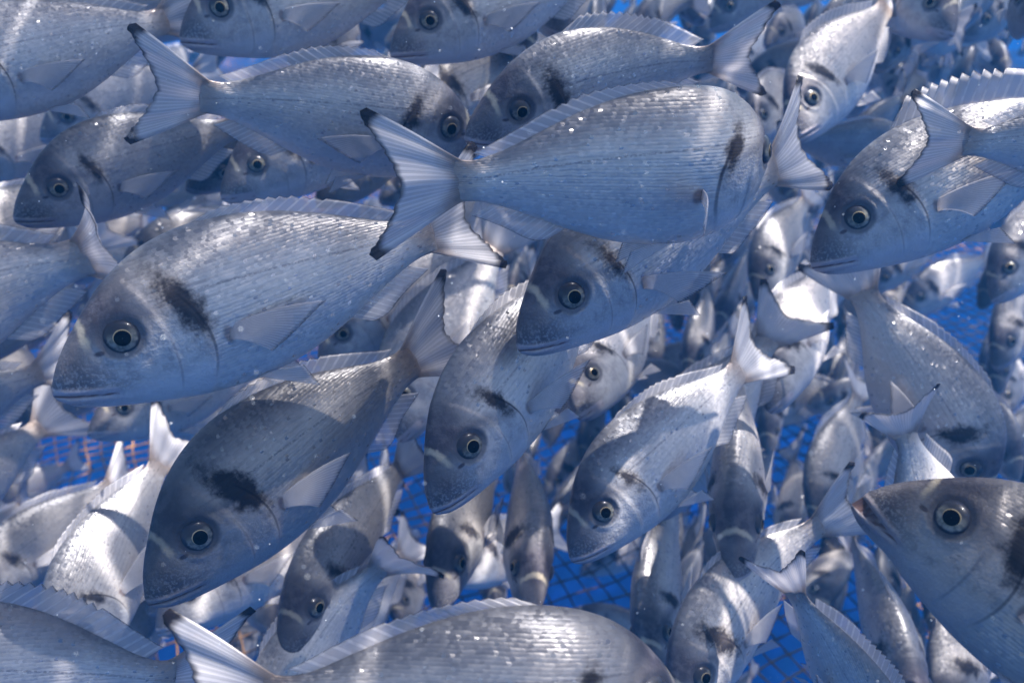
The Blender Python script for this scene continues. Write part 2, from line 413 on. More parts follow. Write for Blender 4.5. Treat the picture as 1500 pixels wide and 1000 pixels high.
def body_mesh(bend, nx_head, nx_rest, na, gape=0.0, plump=1.0, blot_k=1.0):
    xs = np.concatenate([0.30 * (np.linspace(0, 1, nx_head, endpoint=False) ** 1.35), np.linspace(0.30, 0.868, nx_rest)])
    xs[0] = 0.0
    ang = np.arange(na) / na * 2 * math.pi
    X = np.repeat(xs, na); A = np.tile(ang, len(xs))
    t, b, w = f_top(X), f_bot(X), f_wid(X)
    m, h = (t + b) / 2, (t - b) / 2
    hv = np.sin(A)
    Z = m + h * hv
    Y = np.sign(np.cos(A)) * w * plump * np.clip(1 - np.abs(hv) ** 2.1, 0, 1) ** 0.62
    sgn = np.sign(np.cos(A)); sgn[np.abs(np.cos(A)) < 1e-6] = 0
    opf = X - op_edge(Z); pre = X - preop_edge(Z)
    ed = np.sqrt((X - EYE_X) ** 2 + (Z - EYE_Z) ** 2)
    ml = mouth_line(X); md = np.abs(Z - ml) + np.clip(X - 0.112, 0, 1) * 3
    # relief of the head, all along y
    d = np.zeros_like(X)
    inside = np.clip(1 - np.abs(hv) ** 6, 0, 1)
    low_side = 1 / (1 + np.exp(np.clip((Z - 0.085) / 0.012, -50, 50)))
    d += 0.0085 * low_side * np.clip(1 + opf / 0.10, 0, 1) * (1 / (1 + np.exp(np.clip(opf / 0.0022, -50, 50))))
    d += 0.0050 * np.clip(1 + pre / 0.05, 0, 1) * (1 / (1 + np.exp(np.clip(pre / 0.002, -50, 50))))
    d += 0.0045 * np.exp(-((ed - 0.047) / 0.008) ** 2) - 0.004 * np.exp(-(ed / 0.035) ** 2)
    lipx = np.clip(1 - X / 0.128, 0, 1) ** 0.5
    d += lipx * (0.0060 * np.exp(-((Z - ml - 0.011) / 0.0065) ** 2) + 0.0055 * np.exp(-((Z - ml + 0.011) / 0.0065) ** 2) - 0.009 * np.exp(-((Z - ml) / 0.0032) ** 2) * (X < 0.115))
    d -= 0.003 * np.exp(-(((X - 0.108) / 0.012) ** 2 + ((Z - 0.026) / 0.006) ** 2))
    fade = np.clip(X / 0.02, 0.25, 1)
    Y = Y + sgn * d * inside * fade
    blot = 1 - np.sqrt((((X - 0.281) + 0.32 * (Z - 0.075)) / (0.037 * blot_k)) ** 2 + ((Z - 0.072) / (0.078 * (0.4 + 0.6 * blot_k))) ** 2)
    blot = np.where(np.abs(hv) > 0.97, np.minimum(blot, 0.0), blot)
    k = np.clip((Z - 0.03) / 0.07, 0, 1)
    headf = (X - (op_edge(Z) * (1 - k) + (0.20 - 0.25 * (Z - 0.10)) * k)) / (0.16 + 0.84 * k)
    headf = np.where(k > 0, headf, headf)
    rest = np.stack([X, Y, Z], 1)
    P = rest.copy()
    if gape:
        hx, hz = 0.085, float(mouth_line(0.085))
        low = (Z < ml) & (X < 0.16)
        f = np.clip((0.15 - X) / 0.09, 0, 1); f = f * f * (3 - 2 * f)
        a = R(gape) * f * low
        dx, dz = X - hx, Z - hz
        dx = dx - 0.007 * f
        P[:, 0] = np.where(low, hx + dx * np.cos(a) - dz * np.sin(a) * -1 * -1, P[:, 0])
        P[:, 2] = np.where(low, hz + dz * np.cos(a) + dx * np.sin(a), P[:, 2])
    P = bend(P)
    n = len(xs)
    faces = []
    for i in range(n - 1):
        for j in range(na):
            k = (j + 1) % na
            faces.append((i*na + j, (i+1)*na + j, (i+1)*na + k, i*na + k))
    c0, c1 = len(P), len(P) + 1
    P = np.vstack([P, bend(np.array([[-0.004, 0, -0.034], [0.874, 0, 0.002]]))])
    for j in range(na):
        k = (j + 1) % na
        faces.append((c0, j, k)); faces.append((c1, (n-1)*na + k, (n-1)*na + j))
    e = lambda a, u, v: np.concatenate([a, [u, v]])
    aux = np.stack([e(hv, 0, 0), e(opf, -.3, .5), e(md, .0, .5)], 1)
    aux2 = np.stack([e(blot, -5, -5), e(pre, -.3, .5), e(ed, 1, 1)], 1)
    aux3 = np.stack([e(headf, -1, 1), e(headf, -1, 1) * 0, e(headf, -1, 1) * 0], 1)
    rest = np.vstack([rest, [[-0.004, 0, -0.034], [0.874, 0, 0]]])
    return mesh_from('bream_body', P, faces, M_BODY, {'rest': rest, 'aux': aux, 'aux2': aux2, 'aux3': aux3})

def fin_mesh(name, fn, ns, nt, bend, mat, rays, thick=0.0016):
    """fn(s, t) -> (centre point, thickness direction); two skins joined round the rim, thinner outwards"""
    C, S = [], []
    for i in range(ns + 1):
        for j in range(nt + 1):
            s, t = i / ns, j / nt
            C.append(fn(s, t)); S.append((s, t, s * rays))
    C = np.array(C); S = np.array(S)
    G = C.reshape(ns + 1, nt + 1, 3)
    ds = np.gradient(G, axis=0); dt = np.gradient(G, axis=1)
    nn = np.cross(ds, dt); nn /= np.linalg.norm(nn, axis=2, keepdims=True) + 1e-12
    th = thick * (1 - 0.75 * S[:, 1]) * (0.85 + 0.25 * np.abs(np.sin(S[:, 2] * math.pi)))
    off = nn.reshape(-1, 3) * th[:, None]
    V = np.vstack([C + off, C - off])
    N = len(C); idx = lambda i, j: i * (nt + 1) + j
    F = []
    for i in range(ns):
        for j in range(nt):
            a, b, c, d = idx(i, j), idx(i+1, j), idx(i+1, j+1), idx(i, j+1)
            F += [(a, b, c, d), (N+d, N+c, N+b, N+a)]
    rim = [(idx(i, 0), idx(i+1, 0)) for i in range(ns)] + [(idx(ns, j), idx(ns, j+1)) for j in range(nt)] + \
          [(idx(i+1, nt), idx(i, nt)) for i in range(ns-1, -1, -1)] + [(idx(0, j+1), idx(0, j)) for j in range(nt-1, -1, -1)]
    F += [(b, a, N+a, N+b) for a, b in rim]
    return mesh_from(name, bend(V), F, mat, {'rest': V, 'fin': np.vstack([S, S])})

def fish_meshes(bh=0, bt=0, lod=0, erect=0.6, gape=0.0, pec=(9, 12), spread=1.0, seed=0, plump=1.0, blot=None):
    """all meshes of one bream, unit length from snout to tail fork; pec = flare of the +y and -y pectoral in degrees"""
    rng = random.Random(seed)
    bend = Bend(bh, bt)
    bend.deep = rng.uniform(0.94, 1.07)
    hi = lod == 0
    nx_h, nx_r, na = ((76, 56, 80) if hi else (26, 20, 28))
    out = {}
    out['body'] = [('body', body_mesh(bend, nx_h, nx_r, na, gape, plump, blot or rng.uniform(0.72, 1.1)), None)]
    # eyes
    eyes = []
    for sg in (1, -1):
        y0 = surf_y(EYE_X, EYE_Z) * plump + 0.004
        slope = (surf_y(EYE_X + .02, EYE_Z) - surf_y(EYE_X - .02, EYE_Z)) / .04
        slz = (surf_y(EYE_X, EYE_Z + .02) - surf_y(EYE_X, EYE_Z - .02)) / .04
        def dome(rad0, rad1, lift, nr, na_, scale=EYE_R):
            V, A = [], []
            for i in range(nr + 1):
                r = rad0 + (rad1 - rad0) * i / nr
                for k in range(na_):
                    a = k / na_ * 2 * math.pi
                    dx, dz = r * scale * math.cos(a), r * scale * math.sin(a)
                    bulge = 0.017 * math.sqrt(max(0, 1 - 0.92 * r * r)) - 0.010 + lift
                    V.append((EYE_X + dx, sg * (y0 + bulge + slope * dx * .9 + slz * dz * .9), EYE_Z + dz)); A.append((r, math.sin(a) * r, 0))
            F = []
            for i in range(nr):
                for k in range(na_):
                    q = (k + 1) % na_
                    f = (i*na_ + k, (i+1)*na_ + k, (i+1)*na_ + q, i*na_ + q)
                    F.append(f if sg < 0 else f[::-1])
            return np.array(V), F, np.array(A)
        nr, na_ = (9, 32) if hi else (4, 14)
        V, F, A = dome(0.40, 1.06, 0.0, nr, na_)
        ev = mesh_from('bream_eye', bend(V), F, M_EYE, {'rest': V, 'eye': A})
        V, F, A = dome(0.02, 0.49, 0.0010, 4 if hi else 2, na_)
        V = V.copy(); V[:, 2] -= 0.001
        pm = mesh_from('bream_pupil', bend(V), F, M_PUPIL)
        eyes.append(('eye', ev, ('pupil', pm)))
    out['eyes'] = eyes
    fins = []
    ns_d = 110 if hi else 22
    er = erect
    ph = [rng.uniform(0, 6.28) for _ in range(6)]
    def dorsal(s, t):
        x = 0.325 + 0.455 * s
        spine = 11 * s / 0.60
        hh = 0.074 * min(1.0, (s / 0.10) ** 0.7 + 0.25) * (1.0 if s < 0.45 else 1 - 0.55 * ((s - 0.45) / 0.55) ** 1.1)
        if s < 0.60: hh *= 1 - 0.26 * (spine % 1.0)
        hh *= 0.30 + 0.70 * er
        sw = 0.035 + 0.75 * hh * (1.15 - 0.5 * er)
        z = float(f_top(x)) - 0.010 + (hh + 0.010) * t * (0.55 + 0.45 * er)
        return (x + sw * t, 0.006 * (1 - t) * 0 + 0.010 * t * math.sin(9 * s + ph[0]), z)
    fins.append(('dorsal_fin', fin_mesh('bream_dorsal', dorsal, ns_d, 5 if hi else 3, bend, M_FIN, 18.33), None))
    curl = rng.uniform(-0.045, 0.045)
    def tail(s, t):
        q = 2 * s - 1; aq = abs(q)
        xe = 0.985 + 0.092 * aq ** 1.3 - 0.030 * (max(0, aq - 0.88) / 0.12) ** 2 + 0.0022 * math.sin(31 * q + ph[4]) + 0.0016 * math.sin(67 * q + ph[5])
        ze = 0.182 * q * (1 - 0.06 * aq) * spread
        x0, z0 = 0.845 - 0.02 * (1 - aq), 0.046 * q
        tz = t ** (0.92 + 0.25 * aq)
        x = x0 + (xe - x0) * t; z = z0 + (ze - z0) * tz + 0.008 * q * math.sin(math.pi * t) * aq
        return (x, curl * t * t + 0.014 * t * math.sin(2.2 * q + ph[1]) + 0.004 * t * math.sin(11 * q + ph[2]), z + 0.002)
    fins.append(('tail_fin', fin_mesh('bream_tail', tail, 44 if hi else 18, 14 if hi else 6, bend, M_TAIL, 26, 0.0026), None))
    def anal(s, t):
        x = 0.605 + 0.17 * s
        hh = 0.042 * (0.55 + 0.45 * math.sin(min(1, s * 3) * math.pi / 2)) * (1 - 0.45 * s)
        return (x + 0.055 * t, 0.006 * t * math.sin(7 * s + ph[3]), float(f_bot(x)) + 0.008 - (hh + 0.008) * t)
    fins.append(('anal_fin', fin_mesh('bream_anal', anal, 24 if hi else 8, 4 if hi else 2, bend, M_FIN, 12), None))
    for sg, flare in ((1, pec[0]), (-1, pec[1])):
        yb = surf_y(0.345, -0.03) * plump
        def pectoral(s, t, sg=sg, flare=flare, yb=yb):
            bz = -0.012 - 0.028 * s                       # along the short root
            ln = 0.215 * (1 - 0.66 * s ** 0.75)
            a = R(8 - 12 * s)                             # fan
            fl = R(flare)
            dx, dz = ln * t * math.cos(a), ln * t * math.sin(a) - 0.05 * t * t
            return (0.338 + dx * math.cos(fl), sg * (yb - 0.004 + 0.004 * t + dx * math.sin(fl) + 0.01 * math.sin(math.pi * t) * (0.4 + s)), bz + dz)
        fins.append(('pectoral_fin', fin_mesh('bream_pectoral', pectoral, 18 if hi else 6, 10 if hi else 5, bend, M_FIN, 17, 0.0012), None))
        def pelvic(s, t, sg=sg):
            x = 0.365 + 0.03 * s
            ln = 0.135 * (1 - 0.40 * s)
            return (x + ln * t * 0.90, sg * (0.020 + 0.004 * s + 0.022 * t), float(f_bot(x)) + 0.012 - 0.012 * t - 0.062 * t * (1 - s))
        fins.append(('pelvic_fin', fin_mesh('bream_pelvic', pelvic, 10 if hi else 4, 8 if hi else 3, bend, M_FIN, 9, 0.0012), None))
    out['fins'] = fins
    out['snout'] = bend(np.array([[0.0, 0, -0.03]]))[0]
    out['fork'] = bend(np.array([[0.985, 0, 0.002]]))[0]
    return out

def put_fish(ms, mat4, name='sea_bream', small=False, tone=1.0, bare=False):
    root = bpy.data.objects.new(name, None)
    root.empty_display_size = 0.05
    COL.objects.link(root)
    root.matrix_world = mat4
    for nm, me, sub in (ms['body'] if bare else ms['body'] + ms['eyes'] + ms['fins']):
        if small and nm in ('anal_fin',): continue
        o = link(nm, me, root)
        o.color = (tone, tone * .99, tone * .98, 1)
        if sub: link(sub[0], sub[1], o)
    return root

def dress(root, ms, tone):
    """give a fish that so far is only a body its eyes and fins"""
    for nm, me, sub in ms['eyes'] + ms['fins']:
        if nm == 'anal_fin': continue
        o = link(nm, me, root)
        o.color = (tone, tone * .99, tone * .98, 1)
        if sub: link(sub[0], sub[1], o)

cam_m = Matrix.Translation(cam.location) @ cam.rotation_euler.to_matrix().to_4x4()
c_right, c_up, c_fwd = cam_m.col[0].xyz, cam_m.col[1].xyz, -cam_m.col[2].xyz
def at(px, py, depth):
    return Vector(cam.location) + depth * (c_fwd + (px - 750) / FPX * c_right + (500 - py) / FPX * c_up)
def project(p):
    d = Vector(p) - Vector(cam.location)
    z = d.dot(c_fwd)
    return 750 + FPX * d.dot(c_right) / z, 500 - FPX * d.dot(c_up) / z, z
def net_depth(px, py):
    ray = c_fwd + (px - 750) / FPX * c_right + (500 - py) / FPX * c_up
    return (CAM_Z - NET_Z) / max(1e-3, -ray.z)

HINT = {'U': (0, 1), 'D': (0, -1), 'L': (-1, 0), 'R': (1, 0)}
def frame_from(axis, mid, hint, roll):
    """dorsal direction for a fish lying along axis (tailwards): roll 0 shows its flank, 90 its back"""
    v = (mid - Vector(cam.location)).normalized()
    l0 = (-v - axis * (-v).dot(axis)).normalized()
    u0 = l0.cross(axis).normalized()
    hx, hy = HINT[hint]
    if u0.dot(c_right * hx + c_up * hy) < 0: u0 = -u0
    dors = u0 * math.cos(R(roll)) + l0 * math.sin(R(roll))
    return dors, l0, u0

DEPTHS, HAND = [], []
NET_Z = -0.32                                             # the cage's net floor
def fish(S, T, phi, L, hint='U', roll=10, bh=0, bt=0, label='', lod=0, ms=None, bare=False, **kw):
    """S, T: where snout and tail fork stand in the view; phi: head towards the camera in degrees; L: length to the fork in metres; bends positive towards the viewer"""
    # the mirrored side decides the bend's sign, so find it from a straight fish first
    lo, hi = L * abs(math.sin(R(phi))) / 2 + 0.05, 9.0
    def ray(q): return (at(q[0], q[1], 1.0) - Vector(cam.location)).normalized()
    rs, rt, eye = ray(S), ray(T), Vector(cam.location)
    def ends(d): return eye + rs * (d - L * math.sin(R(phi)) / 2), eye + rt * (d + L * math.sin(R(phi)) / 2)
    for _ in range(50):
        d = (lo + hi) / 2
        a, b = ends(d)
        if (b - a).length < L: lo = d
        else: hi = d
    a, b = ends(d)
    axis = (b - a).normalized()
    dors, l0, u0 = frame_from(axis, (a + b) / 2, hint, roll)
    lat = dors.cross(axis)                                # local +y
    look = l0 * math.cos(R(roll)) - u0 * math.sin(R(roll))
    sg = 1 if lat.dot(look) > 0 else -1
    tone = kw.pop('tone', 1.0)
    kw.setdefault('erect', 0.2)
    pec = kw.pop('pec', (9, 14))                         # (near side, far side)
    pec = pec if sg > 0 else pec[::-1]
    kw.setdefault('seed', len(DEPTHS) + 3)
    shared = ms is not None
    if not shared: ms = fish_meshes(bh * sg, bt * sg, lod, pec=pec, **kw)
    ps, pt = Vector(ms['snout']), Vector(ms['fork'])
    e1 = (pt - ps).normalized()
    ez = (Vector((0, 0, 1)) - e1 * e1.z).normalized()
    E = Matrix((e1, ez.cross(e1), ez)).transposed()
    W = Matrix((axis, dors.cross(axis), dors)).transposed()
    rot = W @ E.transposed()
    k = L / (pt - ps).length
    m4 = Matrix.Translation(a - (rot @ ps) * k) @ rot.to_4x4() @ Matrix.Scale(k, 4)
    r = put_fish(ms, m4, tone=tone, bare=bare)
    if shared: return r, m4 @ Vector((0.4, 0, 0)), d, -axis, ms, tone
    tag(r, label, 'fish', 'sea bream swimming close to the camera' if lod == 0 else 'sea bream swimming further down')
    HAND.append((S, T, d - L * math.sin(R(phi)) / 2, d + L * math.sin(R(phi)) / 2))
    DEPTHS.append((label[:40], round(d - L * math.sin(R(phi)) / 2, 2), round(d + L * math.sin(R(phi)) / 2, 2), round(net_depth(*S), 2), round(net_depth(*T), 2)))
    return r
# ------------------------------------------------------------------ the net floor of the cage
def net():
    cell, rad = 0.047, 0.0024
    yaw = R(24)
    def sag(x, y): return 0.05 * np.sin(1.3 * x + 0.6) * np.sin(1.1 * y) + 0.012 * np.sin(7 * x + 2 * y) + 0.010 * np.sin(9 * y - 3 * x)
    V, F, base = [], [], 0
    nmax = 156
    for fam in (0, 1):
        for i in range(-nmax, nmax + 1):
            k = np.arange(-2 * nmax, 2 * nmax + 1) * 0.5
            a, b = (np.full_like(k, i * cell), k * cell) if fam == 0 else (k * cell, np.full_like(k, i * cell))
            a = a + 0.006 * np.sin(b * 9 + i * 0.7) + 0.004 * np.sin(b * 23 + i); b = b + 0.006 * np.sin(a * 10 + i * 0.9) + 0.004 * np.cos(a * 27 + i)
            X = a * math.cos(yaw) - b * math.sin(yaw); Y = 3.6 + a * math.sin(yaw) + b * math.cos(yaw)
            keep = (Y > 0.7) & (Y < 7.2) & (np.abs(X) < 0.75 * Y + 0.5)
            if keep.sum() < 4: continue
            idx = np.nonzero(keep)[0]; X, Y, kk = X[idx[0]:idx[-1]+1], Y[idx[0]:idx[-1]+1], k[idx[0]:idx[-1]+1]
            Z = NET_Z + sag(X, Y) + (0.0012 if fam else -0.0012)
            knot = np.where(np.abs(kk - np.round(kk)) < 0.1, 1.45, 1.0) * rad
            dx, dy = np.gradient(X), np.gradient(Y); ln = np.hypot(dx, dy); nx_, ny_ = -dy / ln, dx / ln
            ring = []
            for q in range(3):
                an = q * 2 * math.pi / 3 + math.pi / 2
                ring.append(np.stack([X + nx_ * knot * math.cos(an), Y + ny_ * knot * math.cos(an), Z + knot * math.sin(an)], 1))
            n = len(X); V.append(np.stack(ring, 1).reshape(-1, 3))
            for j in range(n - 1):
                for q in range(3):
                    r = (q + 1) % 3
                    F.append((base + j*3 + q, base + (j+1)*3 + q, base + (j+1)*3 + r, base + j*3 + r))
            base += n * 3
    me = mesh_from('netting', np.vstack(V), F, M_NET)
    return tag(link('cage_net', me), 'sagging orange brown twine net stretched below the shoal over deep blue water', 'net')
net()

# ------------------------------------------------------------------ the bream one by one
near = [
 # snout, tail fork, head towards camera, length, dorsal, roll
 dict(S=(80,577), T=(692,315), phi=10, L=.37, hint='U', roll=12, blot=1.1, bt=-6, pec=(6,14), erect=.15, a='the big side-on bream', label='biggest side-on bream with a ragged black shoulder blotch and wide eye'),
 dict(S=(1064,238), T=(587,268), phi=-26, L=.30, hint='U', roll=14, bh=-104, bt=4, blot=.5, pec=(75,14), erect=.12, a='the bream showing its whole tail', label='bream with whole forked tail spread and head turned away in the middle'),
 dict(S=(760,510), T=(1185,215), phi=25, L=.36, hint='U', roll=30, bh=4, pec=(50,30), erect=.3, a='the dark-faced bream', label='dark-faced bream emerging from under the bream with the whole tail'),
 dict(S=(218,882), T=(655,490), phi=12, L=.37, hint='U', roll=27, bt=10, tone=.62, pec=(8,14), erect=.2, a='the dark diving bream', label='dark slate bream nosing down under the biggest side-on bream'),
 dict(S=(635,748), T=(905,352), phi=26, L=.36, hint='L', roll=36, pec=(25,30), erect=.1, a='the steep glittering bream', label='steeply diving bream with glittering nape under the dark-faced bream'),
 dict(S=(683,205), T=(1098,80), phi=22, L=.34, hint='U', roll=32, bh=6, bt=24, pec=(60,14), erect=.5, a='the hump-backed bream', label='hump-backed bream crossed by bright light lines with pectoral fin raised'),
 dict(S=(705,215), T=(230,130), phi=-10, L=.35, hint='U', roll=16, bh=-18, pec=(10,14), erect=.2, a='the contrary-heading bream', label='pale bream swimming the other way with its tail above the biggest one'),
 dict(S=(838,820), T=(1112,508), phi=20, L=.34, hint='U', roll=30, bt=-8, pec=(14,40), erect=.1, a='the bright diving bream', label='bright bream diving with light ripples across its back and narrow tail'),
 dict(S=(1190,390), T=(1700,105), phi=16, L=.36, hint='U', roll=10, pec=(14,14), erect=.9, a='the bream with raised dorsal spines', label='bream with raised clear dorsal spines and slightly open orange mouth'),
 dict(S=(1860,240), T=(1358,205), phi=-14, L=.27, hint='U', roll=8, a='the black-edged tail', erect=.4, label='bream of which only a black-edged tail shows over the raised dorsal spines'),
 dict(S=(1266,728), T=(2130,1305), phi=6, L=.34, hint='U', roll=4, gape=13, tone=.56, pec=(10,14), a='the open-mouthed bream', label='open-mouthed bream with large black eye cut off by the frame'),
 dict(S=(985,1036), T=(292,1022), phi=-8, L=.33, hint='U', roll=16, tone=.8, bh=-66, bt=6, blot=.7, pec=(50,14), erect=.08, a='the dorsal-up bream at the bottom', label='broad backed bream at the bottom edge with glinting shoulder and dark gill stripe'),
 dict(S=(-380,1050), T=(320,990), phi=4, L=.34, hint='U', roll=24, erect=.6, a='the cropped bream in the corner', label='bream cut by the bottom corner showing only glinting back and dorsal fin'),
 dict(S=(-480,665), T=(180,362), phi=3, L=.42, hint='U', roll=8, bt=95, erect=.3, a='the bream with edge-on tail', label='headless-looking bream at the frame edge with its tail turned edge-on'),
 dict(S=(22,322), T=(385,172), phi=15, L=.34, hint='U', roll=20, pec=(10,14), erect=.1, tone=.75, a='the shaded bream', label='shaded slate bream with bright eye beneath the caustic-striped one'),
 dict(S=(-135,165), T=(290,15), phi=5, L=.34, hint='U', roll=4, erect=.2, a='the caustic-striped bream', label='white bream striped by strong light ripples in the upper corner'),
 dict(S=(265,60), T=(655,-55), phi=8, L=.35, hint='U', roll=4, a='the bright belly at the top', label='bright bellied bream at the top edge with head in ripple light'),
 dict(S=(-110,-45), T=(325,6), phi=0, L=.33, hint='U', roll=0, a='the cropped belly at the top', label='bream cut by the top edge showing its pale belly and tail tip'),
 dict(S=(573,82), T=(925,-72), phi=18, L=.35, hint='U', roll=8, pec=(10,14), a='the grey bream at the top', label='grey shaded bream at the top edge beside the hump-backed one'),
 dict(S=(1163,205), T=(1318,-15), phi=42, L=.35, hint='U', roll=26, bh=6, pec=(14,14), erect=.3, a='the pale bream coming head-on', label='pale violet bream coming head-on above the small forked tail'),
 dict(S=(1425,748), T=(1240,385), phi=-8, L=.37, hint='R', roll=14, erect=.1, a='the headless diving bream', label='diving bream with light line along its back and head hidden by the open-mouthed one'),
 dict(S=(1440,890), T=(1316,600), phi=-28, L=.27, hint='L', roll=20, bt=18, a='the dark-tipped small tail', label='bream whose dark-tipped small tail crosses the flank of a diving one'),
 dict(S=(-200,850), T=(92,598), phi=0, L=.33, spread=1.4, hint='U', roll=12, a='the tail under the big chin', label='bream with a whitish tail fan under the chin of the biggest one'),
 dict(S=(95,1020), T=(258,640), phi=18, L=.33, hint='L', roll=36, bt=16, erect=.1, a='the wrinkled bream', label='wrinkled glittering bream with narrow waist and tail in front of the net'),
 dict(S=(985,1065), T=(1248,745), phi=14, L=.33, hint='U', roll=48, bt=44, erect=.1, a='the shadow-headed bream', label='bream with shadowed head and edge-on tail beneath the open mouth'),
 dict(S=(1300,1130), T=(1140,835), phi=-32, L=.25, hint='R', roll=40, bt=14, erect=.8, a='the small black-edged tail', label='bream with dark tail root diving away beside the shadow-headed one'),
 dict(S=(380,1150), T=(590,810), phi=-10, L=.30, hint='L', roll=34, bt=58, erect=.3, a='the upright thin tail', label='bream with an upright thin tail just behind the dorsal fin at the bottom'),
    dict(S=(-330,735), T=(105,525), phi=4, L=.36, hint='U', roll=22, tone=.95, a='the pale back at the frame edge', label='pale bream back at the frame edge between the edge-on tail and the whitish tail fan'),
]
